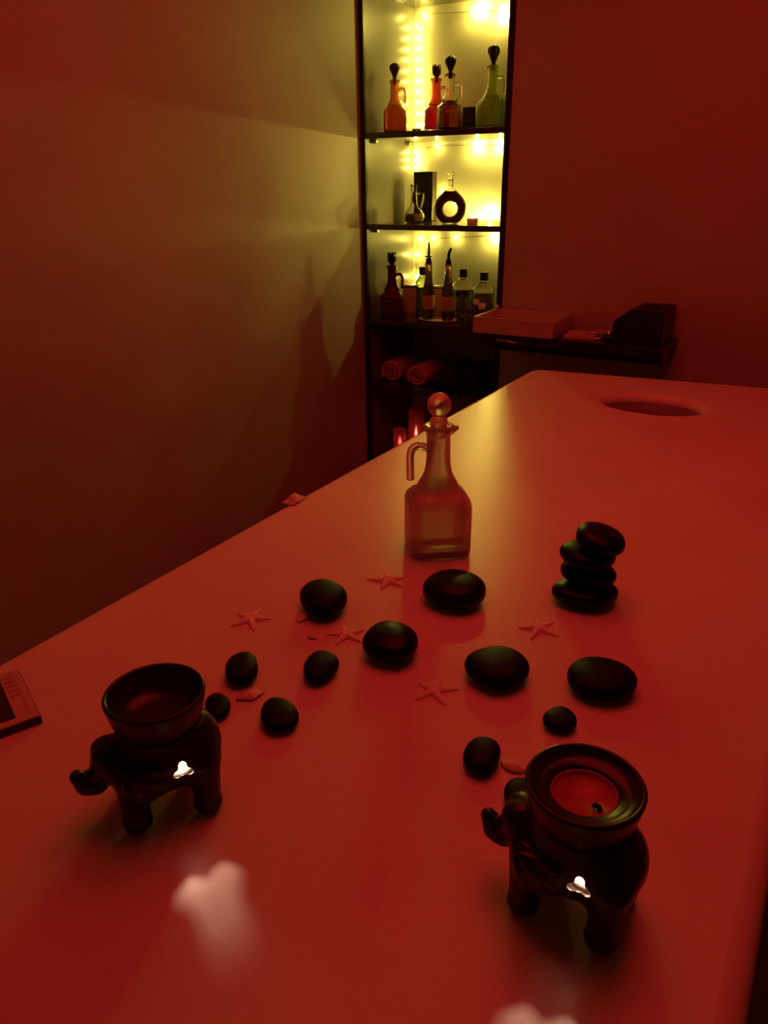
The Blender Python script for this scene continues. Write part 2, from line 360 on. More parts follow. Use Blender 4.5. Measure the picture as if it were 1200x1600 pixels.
def stone(label, x, y, wpx, hpx, seed, cr=0.46, rot=0.0, wet=False, z0=0.0, group='hot stones laid out on the massage table', cz=None, tilt=(0, 0)):
    # pixel centre/size -> place on the table; depth axis solved from the visible height
    p = on_z(x, y, TABLE_Z+z0+0.012); a = 0.5*wpx/FPX*depth(p)
    v = Vector(p)-Vector(O); el = math.asin(-v.z/v.length); c = (a*cr if cz is None else cz)
    for _ in range(3):
        p = on_z(x, y, TABLE_Z+z0+c)
    hh = 0.5*hpx/FPX*depth(p); b2 = (hh*hh-(c*math.cos(el))**2)/math.sin(el)**2
    b = math.sqrt(max(b2, (0.7*a)**2)); b = min(b, 1.5*a)
    vd = Vector((v.x, v.y)); rz = math.atan2(vd.y, vd.x)-math.pi/2+rot
    o = link('massage_stone', stone_me(a, b, c, seed), M['stone_wet'] if wet else M['stone'], None, True, (p.x, p.y, TABLE_Z+z0))
    o.rotation_euler = (tilt[0], tilt[1], rz); tag(o, label, 'stone', group); return c*2
stone('black massage stone left of the starfish behind, nearest the table edge', 505, 934, 75, 56, 1, 0.5, 0.15)
stone('large glossy oval black stone right in front of the glass cruet', 710, 920, 98, 60, 2, 0.42, 0.0, True)
stone('black massage stone in the middle, touching a starfish on its left', 610, 1003, 84, 64, 3, 0.5, -0.05, True)
stone('large oval black stone between the middle stone and the rightmost stone', 777, 1042, 95, 66, 4, 0.40, -0.15)
stone('large rightmost black stone below the stone stack', 940, 1060, 105, 66, 5, 0.36, -0.12)
stone('small black stone behind and right of the empty elephant burner', 378, 1044, 54, 48, 6, 0.5, -0.1)
stone('small black stone left of the middle stone, below a starfish', 501, 1041, 54, 48, 7, 0.5, -0.25)
stone('small black stone half hidden behind the empty elephant burner bowl', 340, 1103, 40, 39, 8, 0.5)
stone('small round black stone nearest the front on the left side', 436, 1117, 57, 54, 9, 0.45, 0.3)
stone('smallest black stone lying behind the burner bowl with red wax', 875, 1124, 50, 40, 10, 0.45, -0.15)
stone('small round black stone left of the burner bowl with red wax', 753, 1180, 57, 57, 11, 0.5, -0.2)
stone('black stone half hidden behind the head of the red wax elephant burner', 814, 1245, 54, 58, 12, 0.5)
GS = 'stacked hot stones'; zz = 0.0
for lb, x, y, wp, hp, sd, th, tl in [('bottom and widest stone of the black stone stack', 914, 925, 100, 50, 21, 0.0125, (0, 0)),
                         ('second stone from the bottom of the black stone stack', 918, 892, 87, 46, 22, 0.0115, (0, 0.03)),
                         ('third stone from the bottom of the black stone stack', 918, 866, 86, 46, 23, 0.0115, (0.02, 0.03)),
                         ('top stone of the black stone stack, tilted to the right', 936, 841, 80, 45, 24, 0.0115, (0.02, 0.16))]:
    stone(lb, x, y, wp, hp, sd, cz=th, z0=zz, wet=True, group=GS, tilt=tl); zz += 2*th-0.0022

# ------------------------------------------------------------------ starfish and shells
def star_me(r, seed):
    g = np.random.default_rng(seed); bm = bmesh.new(); n = 10; lv = 5
    ctr = bm.verts.new((0, 0, r*0.16)); rings = []
    for k in range(5):
        a = 2*math.pi*k/5+g.uniform(-.1, .1); L = r*g.uniform(.88, 1.08); bend = g.uniform(-.12, .12); prev = None
        secs = []
        for j in range(7):
            t = j/6; ax = a+bend*t; c = Vector((math.cos(ax), math.sin(ax), 0))*L*(0.02+0.98*t); s = Vector((-math.sin(ax), math.cos(ax), 0))
            w_ = r*(0.20*(1-t)**0.8+0.035); h = r*(0.17*(1-t)**0.7+0.035)
            secs.append([bm.verts.new(c+s*w_*math.cos(q)+Vector((0, 0, max(0.0, h*math.sin(q))))) for q in [math.pi*i/6 for i in range(7)]])
        for A_, B_ in zip(secs, secs[1:]):
            for i in range(6): bm.faces.new((A_[i], A_[i+1], B_[i+1], B_[i]))
            bm.faces.new((A_[0], B_[0], B_[6], A_[6]))
        bm.faces.new(secs[-1]); bm.faces.new(secs[0][::-1])
    bmesh.ops.delete(bm, geom=[ctr], context='VERTS'); return fin(bm, 'starfish')
def starfish(label, x, y, wpx, rot, seed):
    p = on_z(x, y, TABLE_Z+0.002); r = 0.5*wpx/FPX*depth(p)*1.05
    o = link('starfish', star_me(r, seed), M['star'], None, True, (p.x, p.y, TABLE_Z)); o.rotation_euler.z = YAW+rot
    tag(o, label, 'starfish', 'small starfish scattered between the stones')
R_ = math.radians
starfish('small pale starfish just left of the glass cruet', 606, 906, 62, R_(-12+180+4), 1)
starfish('leftmost small pale starfish, left of the stones', 391, 966, 66, R_(2), 2)
starfish('small pale starfish touching the left side of the middle stone', 541, 990, 66, R_(30), 3)
starfish('rightmost small pale starfish, below the stone stack', 842, 980, 66, R_(24), 4)
starfish('small pale starfish nearest the front, left of a large oval stone', 678, 1077, 72, R_(0), 5)
def shell(label, x, y, wpx, rot, seed):
    p = on_z(x, y, TABLE_Z+0.002); r = 0.5*wpx/FPX*depth(p)
    bm = bmesh.new(); n = 25; lv = 8; vs_ = []
    hinge = bm.verts.new((0, -r*0.9, 0.0006))
    for j in range(1, lv+1):
        t = j/lv; row = []
        for i in range(n):
            a = R_(-62)+R_(124)*i/(n-1); rad = 1.8*r*t*(1-0.04*abs(math.cos(i*math.pi/2)))
            row.append(bm.verts.new((rad*math.sin(a), -r*0.9+rad*math.cos(a), 0.0006+0.42*r*math.sin(math.pi*min(1, t*0.96+0.04))**0.7*math.cos(a*1.2)*(1+0.12*math.cos(i*math.pi)))))
        vs_.append(row)
    for i in range(n-1): bm.faces.new((hinge, vs_[0][i], vs_[0][i+1]))
    for A_, B_ in zip(vs_, vs_[1:]):
        for i in range(n-1): bm.faces.new((A_[i], A_[i+1], B_[i+1], B_[i]))
    me = fin(bm, 'seashell'); o = link('seashell', me, M['shell'], None, True, (p.x, p.y, TABLE_Z+0.0004)); o.rotation_euler.z = YAW+rot
    sm = o.modifiers.new('thick', 'SOLIDIFY'); sm.thickness = 0.0006; sm.offset = 1
    tag(o, label, 'seashell', 'tiny seashells scattered between the stones')
shell('tiny pale seashell at the front of the stone nearest the table edge', 474, 963, 22, 1.2, 1)
shell('tiniest pale seashell left of the starfish by the middle stone', 487, 994, 13, -0.6, 2)
shell('tiny pale seashell between the small stones near the empty burner', 391, 1086, 30, 0.4, 3)
shell('tiny pale seashell beside the bowl of red wax', 802, 1197, 28, 2.6, 4)

# ------------------------------------------------------------------ elephant oil burners
def eleph(x, y, z):
    ay = np.abs(y)
    d = sd_ell(x, y, z, (0.0, 0, 0.048), (0.040, 0.0315, 0.028))
    d = smin(d, sd_ell(x, y, z, (-0.024, 0, 0.053), (0.0195, 0.027, 0.024)), 0.010)
    for lx in (0.026, -0.027):
        d = smin(d, sd_cap(x, ay, z, (lx, 0.0195, 0.044), (lx, 0.0215, 0.0105), 0.0125, 0.0098), 0.008)
        d = smin(d, sd_ell(x, ay, z, (lx+0.0005, 0.0216, 0.0075), (0.0108, 0.0105, 0.0078)), 0.004)
    d = smin(d, sd_ell(x, y, z, (0.035, 0, 0.053), (0.0175, 0.018, 0.0175)), 0.009)          # head
    d = smin(d, sd_ell(x, ay, z, (0.042, 0.006, 0.062), (0.008, 0.007, 0.006)), 0.006)        # brow
    tr = [((0.043, 0, 0.047), (0.051, 0, 0.036), 0.0105, 0.0085), ((0.051, 0, 0.036), (0.058, 0, 0.036), 0.0085, 0.0072), ((0.058, 0, 0.036), (0.0635, 0, 0.0445), 0.0072, 0.0054)]
    for a, b, ra, rb in tr: d = smin(d, sd_cap(x, y, z, a, b, ra, rb), 0.005)
    d = smin(d, sd_cap(x, ay, z, (0.043, 0.009, 0.043), (0.052, 0.012, 0.038), 0.0034, 0.0018), 0.002)   # tusks
    # ears: fanned plates with folds
    ex, ez = x-0.020, z-0.050; fan = 0.0010*np.cos(np.arctan2(ez-0.013, ex-0.016)*11)
    e = np.maximum(sd_ell(x, ay, z, (0.016, 0.0305, 0.046), (0.0180, 0.0055, 0.0165))+fan, -(0.0555-ay)*0-1)
    e = np.maximum(e, z-0.0590)
    d = smin(d, e, 0.0018)
    d = smin(d, sd_cap(x, ay, z, (0.030, 0.0240, 0.0575), (0.004, 0.0325, 0.0570), 0.0022, 0.0022), 0.0015)
    d = smin(d, sd_cap(x, y, z, (0, 0, 0.056), (0, 0, 0.0690), 0.029, 0.0285), 0.010)                      # seat of the bowl
    d = np.maximum(d, z-0.0755)
    # hollow chamber, open at the rear for the candle, triangular window in each flank
    ch = sd_ell(x, y, z, (-0.006, 0, 0.050), (0.028, 0.0298, 0.0215)); ch = np.minimum(np.maximum(ch, 0.0335-z), np.maximum(np.maximum(np.hypot(x+0.009, y-0.004)-0.0122, 0.028-z), z-0.05))
    wx, wz = x+0.011, z-0.0508-0.6*(ay-0.0305); tri = -1e9
    for k in range(3):
        a = math.pi/2+k*2*math.pi/3+math.pi; tri = np.maximum(tri, wx*math.cos(a)+wz*math.sin(a)-0.0040)
    lob = 1e9
    for k in range(3):
        a = math.pi/2+k*2*math.pi/3; lob = np.minimum(lob, np.hypot(wx-0.0052*math.cos(a), wz-0.0052*math.sin(a))-0.0029)
    win = smin(tri, lob, 0.0015); win = np.maximum(win, 0.010-y)
    return np.maximum(np.maximum(d, -ch), -win)
ele_me = surface_nets('elephant_body', eleph, (-0.062, -0.046, -0.003), (0.086, 0.046, 0.080), 0.0011)
BOWL = [(0.0240, 0.0745), (0.0275, 0.0760), (0.0318, 0.0810), (0.0345, 0.0880), (0.0362, 0.0965), (0.0372, 0.1010), (0.0374, 0.1030), (0.0364, 0.1044), (0.0348, 0.1043), (0.0338, 0.1025),
        (0.0318, 0.0985), (0.0285, 0.0930), (0.0240, 0.0885), (0.0205, 0.0865), (0.0120, 0.0850), (0.001, 0.0845)]
bowl_me = lathe_me('bowl', BOWL, 56)
bowl2_me = lathe_me('bowl_full', BOWL[:9]+[(0.0336, 0.1022), (0.0310, 0.0998), (0.0270, 0.0985), (0.0222, 0.0980), (0.0214, 0.0972), (0.0212, 0.0900), (0.001, 0.0895)], 56)
def burner(label, ctr, hd, red):
    rz = math.atan2(hd[1], hd[0]); L = Vector((ctr[0], ctr[1], TABLE_Z))
    r = thing('elephant_oil_burner', label, 'oil burner', L, rz, 'elephant oil burners')
    eb = link('elephant_body', ele_me, M['ceramic'], r); link('bowl', bowl2_me if red else bowl_me, M['ceramic'], r)
    eye = lathe_me('eye', [(0.0003, -0.0012), (0.0012, -0.0006), (0.0016, 0), (0.0012, 0.0006), (0.0003, 0.0012)], 10)
    for s in (1, -1): link('eye', eye, M['black'], eb, loc=(0.0470, s*0.0125, 0.0570))
    side = 'red wax' if red else 'empty'
    t = thing('tealight_candle', 'lit tealight candle glowing inside the elephant burner with the %s bowl' % side, 'candle', L+Vector((math.cos(rz)*-0.009-math.sin(rz)*0.004, math.sin(rz)*-0.009+math.cos(rz)*0.004, 0.0283)), rz, 'tealight candles')
    link('cup', lathe_me('cup', [(0.0100, 0), (0.0110, 0.0005), (0.0114, 0.0085), (0.0111, 0.0085), (0.0106, 0.001), (0.001, 0.0008)], 32), M['wax'], t)
    link('wax', lathe_me('wax', [(0.0104, 0.0010), (0.0109, 0.0078), (0.001, 0.0080)], 32), M['wax'], t)
    link('wick', tube_me('wick', [(0, 0, 0.0075), (0.0004, 0, 0.0100), (0.001, 0, 0.0125)], 0.0007, 6), M['wick'], t)
    link('flame', lathe_me('flame', [(0.0008, 0.0105), (0.0034, 0.0130), (0.0046, 0.0175), (0.0038, 0.0240), (0.0018, 0.0310), (0.0002, 0.0380)], 14), M['flame'], t)
    d = bpy.data.lights.new('candle_light', 'POINT'); d.energy = CANDLE_POWER; d.color = CANDLE_COLOR; d.shadow_soft_size = 0.002
    o = bpy.data.objects.new('candle_light', d); C.objects.link(o); o.parent = t; o.location = (0, 0.0005, 0.0400)
    if red:
        wd = thing('wax_melt', 'red wax pool with burnt wick in the bowl of the right elephant burner', 'wax', L+Vector((0, 0, 0.0902)), rz)
        link('wax_pool', lathe_me('wax_pool', [(0.001, 0.0), (0.0205, 0.0), (0.0209, 0.0060), (0.0204, 0.0064), (0.0198, 0.0045), (0.0180, 0.0022), (0.001, 0.0020)], 40), M['redwax'], wd)
        link('wick', tube_me('wick', [(-0.0125, 0.006, 0.0020), (-0.0115, 0.0062, 0.0044), (-0.0095, 0.0058, 0.0052), (-0.0080, 0.0075, 0.0042)], 0.0018, 8), M['wick'], wd)
    return r
burner('dark brown ceramic elephant oil burner with an empty bowl', (-0.392, 0.317), (-0.61, -0.79), False)
burner('dark brown ceramic elephant oil burner with red wax in its bowl', (-0.0865, 0.3845), (-1, 0.02), True)

# ------------------------------------------------------------------ flat printed box at the left edge of the table
zb = TABLE_Z+0.009
b0, b1 = on_z(28, 1046, zb), on_z(62, 1117, zb); b2 = on_z(0, 1137, zb)
ax_ = (b1-b0); Lb = ax_.length; ax_.normalize(); ay_ = Vector((ax_.y, -ax_.x, 0)); ay_ = ay_ if ay_.dot(RH) < 0 else -ay_
ang = math.atan2(ay_.y, ay_.x)
pb = thing('printed_box', 'flat dark box with pink bordered printed lid at the left edge', 'box', (b0.x, b0.y, TABLE_Z), ang)
# local x: away from the right edge, local y: along the right edge
sgn = 1 if Vector((-math.sin(ang), math.cos(ang), 0)).dot(ax_) > 0 else -1
def pbx(n, x0, x1, y0, y1, z0, z1, m, bev=0.0):
    y0, y1 = sorted((y0*sgn, y1*sgn)); return box(n, (x0, y0, z0), (x1, y1, z1), m, pb, bev)
W_ = 0.105
pbx('tray', -0.001, W_+0.001, -0.001, Lb+0.001, 0.0, 0.0075, M['printd'], 0.0008)
pbx('lid', 0.0, W_, 0.0, Lb, 0.0075, 0.009, M['print_'], 0.0004)
pbx('picture', 0.0185, W_-0.012, 0.008, Lb-0.008, 0.0088, 0.0093, M['printd'])
pbx('border_line', 0.0060, 0.0068, 0.006, Lb-0.006, 0.0088, 0.0092, M['print2'])
for k in range(5): pbx('stripe', 0.0078, 0.0165, 0.008+k*0.0085, 0.008+k*0.0085+0.0038, 0.0088, 0.0092, M['print2'])

# ------------------------------------------------------------------ cloth scrap peeking over the far edge of the table
p = Vector((-0.683, 0, TABLE_Z)); pr = on_z(442, 779, TABLE_Z); p.y = pr.y
bm = bmesh.new(); n = 9; gr = [[None]*n for _ in range(n)]
for i in range(n):
    for j in range(n):
        u, v_ = i/(n-1)-0.5, j/(n-1)-0.5
        gr[i][j] = bm.verts.new((u*0.022, v_*0.036, 0.0012+0.006*(0.5+0.5*math.cos(7*v_+3*u))*(1-abs(u)*1.2)+0.004*(0.5-u)*(0.5+v_)))
for i in range(n-1):
    for j in range(n-1): bm.faces.new((gr[i][j], gr[i+1][j], gr[i+1][j+1], gr[i][j+1]))
o = link('tissue_scrap', fin(bm, 'tissue_scrap'), M['paper'], None, True, p); sm = o.modifiers.new('t', 'SOLIDIFY'); sm.thickness = 0.0008
tag(o, 'small crumpled pale tissue at the wall side edge of the table', 'tissue')

# ------------------------------------------------------------------ things in the cabinet
def sp_(x, k, Y):
    """point on shelf k at image column x and distance Y"""
    yy = 300
    for _ in range(4):
        q = on_y(x, yy, Y); d = np.array((q.x, Y, SZ[k]))-O; yy = 800-FPX*(d@U)/(d@F)
    return Vector((q.x, Y, SZ[k]))
dstop = mat('dark_stopper', (0.06, 0.022, 0.012), 0.4); bstop = mat('black_stopper', (0.015, 0.008, 0.006), 0.35)
def lc(n, col, r=0.10, t=0.8): return gl(n, col, r, t)
top = 'oil cruets on the top shelf'
cruet('oil cruet of orange oil with brown flower stopper on the top shelf', sp_(617, 1, 2.50), YAW-0.2, 0.93, lc('amber_glass', (0.95, 0.55, 0.18)), lc('orange_oil', (0.95, 0.42, 0.06)), 'flower', dstop, group=top)
cruet('oil cruet of red oil with crown stopper on the top shelf', sp_(681, 1, 2.60), YAW-0.2, 0.97, lc('pink_glass', (1.0, 0.30, 0.22)), lc('red_oil', (1.0, 0.09, 0.07)), 'crown', dstop, group=top)
cruet('clear oil cruet of dark amber oil with black flower stopper on the top shelf', sp_(702, 1, 2.50), YAW-0.1, 0.95, M['glass'], lc('brown_oil', (0.55, 0.17, 0.03)), 'flower', bstop, group=top)
cruet('oil cruet of green oil with black flower stopper on the top shelf', sp_(767, 1, 2.52), YAW+0.1, 1.04, lc('green_glass', (0.75, 0.95, 0.35)), lc('green_oil', (0.55, 0.85, 0.12)), 'flower', bstop, group=top)
q = sp_(737, 1, 2.66); o = box('gift_box', (-0.032, -0.03, 0), (0.032, 0.03, 0.078), M['printd'], None, 0.002); o.location = q; o.rotation_euler.z = 0.05
tag(o, 'small dark box beside the green oil cruet on the top shelf', 'box')
q = sp_(651, 1, 2.45); v = link('glass_dish', lathe_me('glass_dish', [(0.010, 0), (0.013, 0.001), (0.0145, 0.008), (0.0135, 0.008), (0.0115, 0.002), (0.001, 0.0015)], 28), M['glass'], None, True, q)
tag(v, 'tiny clear glass dish on the top shelf by the orange cruet', 'dish')
# middle shelf
q = sp_(647, 2, 2.53); r = thing('glass_jug', 'small clear glass jug with round belly and handle on the middle shelf', 'jug', q, YAW+math.pi)
JP = [(0.022, 0), (0.031, 0.004), (0.037, 0.018), (0.036, 0.028), (0.028, 0.040), (0.016, 0.050), (0.0115, 0.062), (0.0105, 0.090), (0.0115, 0.118), (0.0135, 0.123)]
link('jug_body', lathe_me('jug_body', JP+[(0.0110, 0.122), (0.0085, 0.090), (0.009, 0.062), (0.014, 0.048), (0.026, 0.037), (0.033, 0.025), (0.033, 0.016), (0.027, 0.006), (0.001, 0.005)], 36), M['glass'], r)
link('jug_oil', lathe_me('jug_oil', [(0.027, 0.0062), (0.0328, 0.016), (0.0328, 0.025), (0.030, 0.030), (0.001, 0.030)], 36), lc('dark_herb_oil', (0.42, 0.20, 0.06)), r)
link('jug_herbs', lathe_me('jug_herbs', [(0.001, 0.062), (0.006, 0.066), (0.0065, 0.080), (0.005, 0.098), (0.001, 0.102)], 14), dstop, r)
link('jug_handle', tube_me('jug_handle', bez([(-0.010, 0, 0.094), (-0.022, 0, 0.098), (-0.033, 0, 0.090), (-0.030, 0, 0.066), (-0.022, 0, 0.046)], 6), 0.0032, 10), M['glass'], r)
q = sp_(664, 2, 2.66); o = box('gift_box', (-0.037, -0.02, 0), (0.037, 0.02, 0.165), M['printd'], None, 0.002); o.location = q; o.rotation_euler.z = 0.06
tag(o, 'tall dark box behind the glass jug on the middle shelf', 'box')
q = sp_(703, 2, 2.50); r = thing('ring_bottle', 'teardrop shaped glass bottle with a hole through its middle', 'bottle', q, YAW-0.1)
def tear(x, z, k):
    h_, r1, r2 = 0.060, 0.053, 0.010; b_ = (r1-r2)/h_; a_ = math.sqrt(1-b_*b_); px, pz = np.abs(x), z-0.054; kk = -b_*px+a_*pz
    body = np.where(kk < 0, np.hypot(px, pz)-r1, np.where(kk > a_*h_, np.hypot(px, pz-h_)-r2, a_*px+b_*pz-r1))
    return np.maximum(body, 0.024-np.hypot(x, z-0.052))+k
def ring_glass(x, y, z):
    d2 = tear(x, z, 0.0); b = np.sqrt(np.maximum(d2+0.010, 0)**2+np.maximum(np.abs(y)-0.008, 0)**2)-0.010
    b = np.maximum(b, 0.0055-z)
    return smin(b, np.maximum(np.hypot(x, y)-0.0080, np.abs(z-0.125)-0.018), 0.003)
def ring_liq(x, y, z):
    d2 = tear(x, z, 0.0035); b = np.sqrt(np.maximum(d2+0.007, 0)**2+np.maximum(np.abs(y)-0.008, 0)**2)-0.007
    return np.maximum(np.maximum(b, 0.009-z), z-0.107)
RG = gl('ring_glass', (0.97, 0.97, 0.90), 0.02, 1.0, 1.2)
g_ = link('bottle_body', surface_nets('ring_body', ring_glass, (-0.062, -0.024, -0.004), (0.062, 0.024, 0.150), 0.0016), RG, r); g_.location.z = -0.0052
l_ = link('dark_liqueur', surface_nets('ring_liquid', ring_liq, (-0.062, -0.022, -0.002), (0.062, 0.022, 0.115), 0.0016), mat('berry_liqueur', (0.10, 0.025, 0.012), 0.25), r); l_.location.z = -0.0052
link('stopper', lathe_me('stopper', [(0.0075, 0.134), (0.0085, 0.139), (0.0055, 0.143), (0.0075, 0.149), (0.0130, 0.158), (0.0125, 0.1605), (0.001, 0.1610)], 20), M['glass'], r)
q = sp_(738, 2, 2.50); v = link('votive_cup', lathe_me('votive_cup', [(0.014, 0), (0.017, 0.001), (0.020, 0.018), (0.0185, 0.018), (0.0150, 0.004), (0.001, 0.003)], 28), M['wax'], None, True, q)
tag(v, 'small white votive cup right of the ring shaped bottle', 'votive')
q = sp_(776, 2, 2.50); r = thing('glass_vial', 'small clear glass vial at the right post of the middle shelf', 'vial', q); r.location.x = -1.022
link('vial_body', lathe_me('vial_body', [(0.010, 0), (0.012, 0.001), (0.012, 0.038), (0.0075, 0.044), (0.0075, 0.050), (0.006, 0.050), (0.006, 0.043), (0.0105, 0.037), (0.0105, 0.003), (0.001, 0.002)], 24), M['glass'], r)
link('vial_cap', lathe_me('vial_cap', [(0.0082, 0.049), (0.0082, 0.058), (0.001, 0.0585)], 20), M['steel'], r)
# lower shelf
cruet('tall deep red bottle with crown stopper at the left of the lower shelf', sp_(613, 3, 2.48), YAW-0.3, 1.06, lc('ruby_glass', (0.16, 0.02, 0.02), 0.2, 0.5), lc('ruby_oil', (0.16, 0.02, 0.015), 0.2, 0.4), 'crown', bstop)
BP = [(0.019, 0), (0.0215, 0.002), (0.0220, 0.008), (0.0220, 0.085), (0.0205, 0.098), (0.0150, 0.122), (0.0118, 0.150), (0.0110, 0.178), (0.0130, 0.180), (0.0130, 0.188), (0.001, 0.189)]
def pourer(label, x, Y, bent):
    q = sp_(x, 3, Y); q.z += 0.006; r = thing('pourer_bottle', label, 'bottle', q, YAW, 'dark pourer bottles on the lower shelf')
    link('bottle_body', lathe_me('pourer_body', BP, 32), gl('brown_bottle_glass', (0.22, 0.11, 0.04), 0.08, 0.85), r)
    lb_ = link('bottle_label', lathe_me('bottle_label', [(0.0223, 0.034), (0.0226, 0.0345), (0.0226, 0.082), (0.0223, 0.0825)], 32, cap=False), M['label_'], r)
    link('label_mark', prism_me('label_mark', [(-0.004, 0), (0, -0.008), (0.004, 0), (0, 0.008)], 0, 0.0006), M['print2'], lb_).matrix_local = Matrix.Translation((0.0, -0.0223, 0.058)) @ Matrix.Rotation(math.pi/2, 4, 'X')
    link('collar', lathe_me('collar', [(0.0135, 0.181), (0.0140, 0.182), (0.0140, 0.187), (0.001, 0.1895)], 24), M['steel'], r)
    link('cork', lathe_me('cork', [(0.0105, 0.186), (0.0095, 0.204), (0.001, 0.205)], 20), M['black'], r)
    if bent: link('spout', tube_me('spout', bez([(0, 0, 0.203), (0, 0, 0.220), (0.004, 0, 0.232), (0.008, 0, 0.240)], 4), [0.0055]*5+[0.005]*4+[0.0042]*4, 10), M['black'], r)
    else:
        link('spout_ring', lathe_me('spout_ring', [(0.006, 0.207), (0.0135, 0.209), (0.0135, 0.212), (0.006, 0.214)], 20), M['steel'], r)
        link('spout', tube_me('spout', [(0, 0, 0.203), (0, 0, 0.230), (0, 0, 0.256)], [0.0050, 0.0042, 0.0026], 10), M['black'], r)
    return r
pourer('dark bottle with upright pourer and pink label on the small tray', 669, 2.475, False)
pourer('dark bottle with bent pourer and pink label on the small tray', 699, 2.470, True)
q = (sp_(669, 3, 2.475)+sp_(699, 3, 2.47))/2
tr = link('bottle_tray', lathe_me('bottle_tray', [(0.070, 0), (0.078, 0.001), (0.084, 0.0055), (0.085, 0.008), (0.082, 0.0075), (0.076, 0.0040), (0.001, 0.0040)], 60, ribs=[(16, .015)]*5+[None]*2), M['cream'], None, True, q); tr.scale = (0.86, 0.55, 1)
tag(tr, 'small scalloped cream tray under the two dark pourer bottles', 'tray')
def flask(label, x, Y, sc, wide, gm, cm):
    q = sp_(x, 3, Y); r = thing('glass_flask', label, 'bottle', q, 0, 'capped flasks at the back of the lower shelf'); r.scale = (sc, sc, sc)
    wv = wide
    link('flask_body', lathe_me('flask_body', [(wv-.004, 0), (wv, 0.003), (wv, 0.108), (wv+.001, 0.112), (wv-.006, 0.121), (0.016, 0.132), (0.0130, 0.138), (0.0130, 0.146), (0.0105, 0.146), (0.0105, 0.137), (wv-.008, 0.118), (wv-.003, 0.108), (wv-.003, 0.005), (0.001, 0.004)], 36), gm, r)
    link('cap', lathe_me('cap', [(0.0140, 0.139), (0.0148, 0.140), (0.0160, 0.166), (0.0150, 0.168), (0.001, 0.168)], 28), cm, r)
    link('contents', lathe_me('contents', [(wv-.0035, 0.0052), (wv-.0035, 0.098), (0.001, 0.098)], 36), gl('dim_oil', (0.30, 0.24, 0.10), 0.2, 0.6), r)
    return r
gg = gl('olive_glass', (0.70, 0.78, 0.45), 0.05)
flask('green glass flask with black cap behind the upright pourer bottle', 661, 2.60, 1.0, 0.030, gg, M['black'])
flask('wide glass flask with black cap behind the bent pourer bottle', 722, 2.62, 0.98, 0.041, M['glass'], M['black'])
flask('wide glass flask with black cap at the right of the lower shelf', 754, 2.58, 0.96, 0.041, M['glass'], M['black'])
def canister(label, x, Y, wv, h):
    q = sp_(x, 3, Y); r = thing('canister', label, 'jar', q, 0, 'cream canisters on the lower shelf')
    link('jar_body', lathe_me('jar_body', [(wv-.002, 0), (wv, 0.002), (wv, h-.012), (wv-.003, h-.006), (0.001, h-.006)], 32), M['cream'], r)
    link('lid', lathe_me('lid', [(wv+.0005, h-.008), (wv+.001, h), (wv-.001, h+.001), (0.001, h+.001)], 32), M['steel'], r)
    link('mark', box('mark', (-.003, -wv-.0004, h*0.25), (.003, -wv+.001, h*0.42), M['print2']).data, M['print2'], r); bpy.data.objects.remove(bpy.data.objects['mark'])
    return r
canister('cream canister with metal lid beside the deep red bottle', 641, 2.58, 0.030, 0.105)
canister('cream canister with metal lid between the two pourer bottles', 685, 2.56, 0.024, 0.110)
q = sp_(720, 3, 2.52); r = thing('glass_pitcher', 'clear glass creamer with spout behind the bent pourer bottle', 'pitcher', q, YAW)
pm = lathe_me('pitcher_body', [(0.020, 0), (0.023, 0.002), (0.026, 0.04), (0.022, 0.075), (0.024, 0.098), (0.0225, 0.098), (0.0205, 0.075), (0.0242, 0.04), (0.0215, 0.005), (0.001, 0.004)], 40)
for v in pm.vertices:
    if v.co.z > 0.08 and v.co.x > 0: f = ((v.co.z-0.08)/0.018)*max(0, v.co.x/0.024)**4; v.co.x += 0.012*f; v.co.z += 0.010*f
link('pitcher_body', pm, M['glass'], r)
def vial(label, x, Y, h, rad, bm_, cm):
    q = sp_(x, 3, Y); r = thing('small_bottle', label, 'bottle', q, 0, 'small bottles on the lower shelf')
    link('bottle_body', lathe_me('small_body', [(rad-.002, 0), (rad, 0.002), (rad, h*.62), (rad*.6, h*.74), (rad*.6, h*.80), (0.001, h*.80)], 24), bm_, r)
    link('cap', lathe_me('small_cap', [(rad*.72, h*.76), (rad*.74, h*.78), (rad*.74, h), (0.001, h*1.005)], 20), cm, r)
dk = gl('dark_vial_glass', (0.25, 0.12, 0.06), 0.1, 0.7)
grn = mat('green_lid', (0.03, 0.05, 0.025), 0.35)
vial('small dark bottle with white cap at the back of the right corner', 743, 2.535, 0.074, 0.014, dk, M['wax'])
vial('small dark bottle with broad white cap nearest the right post', 752, 2.485, 0.068, 0.0155, dk, M['wax'])
q = sp_(734, 3, 2.475); r = thing('small_jar', 'squat dark jar with green lid on the lower shelf', 'jar', q)
link('jar_body', lathe_me('squat_body', [(0.014, 0), (0.016, 0.002), (0.016, 0.040), (0.001, 0.040)], 28), dk, r); link('lid', lathe_me('squat_lid', [(0.0168, 0.038), (0.0172, 0.039), (0.0172, 0.051), (0.001, 0.052)], 28), grn, r)
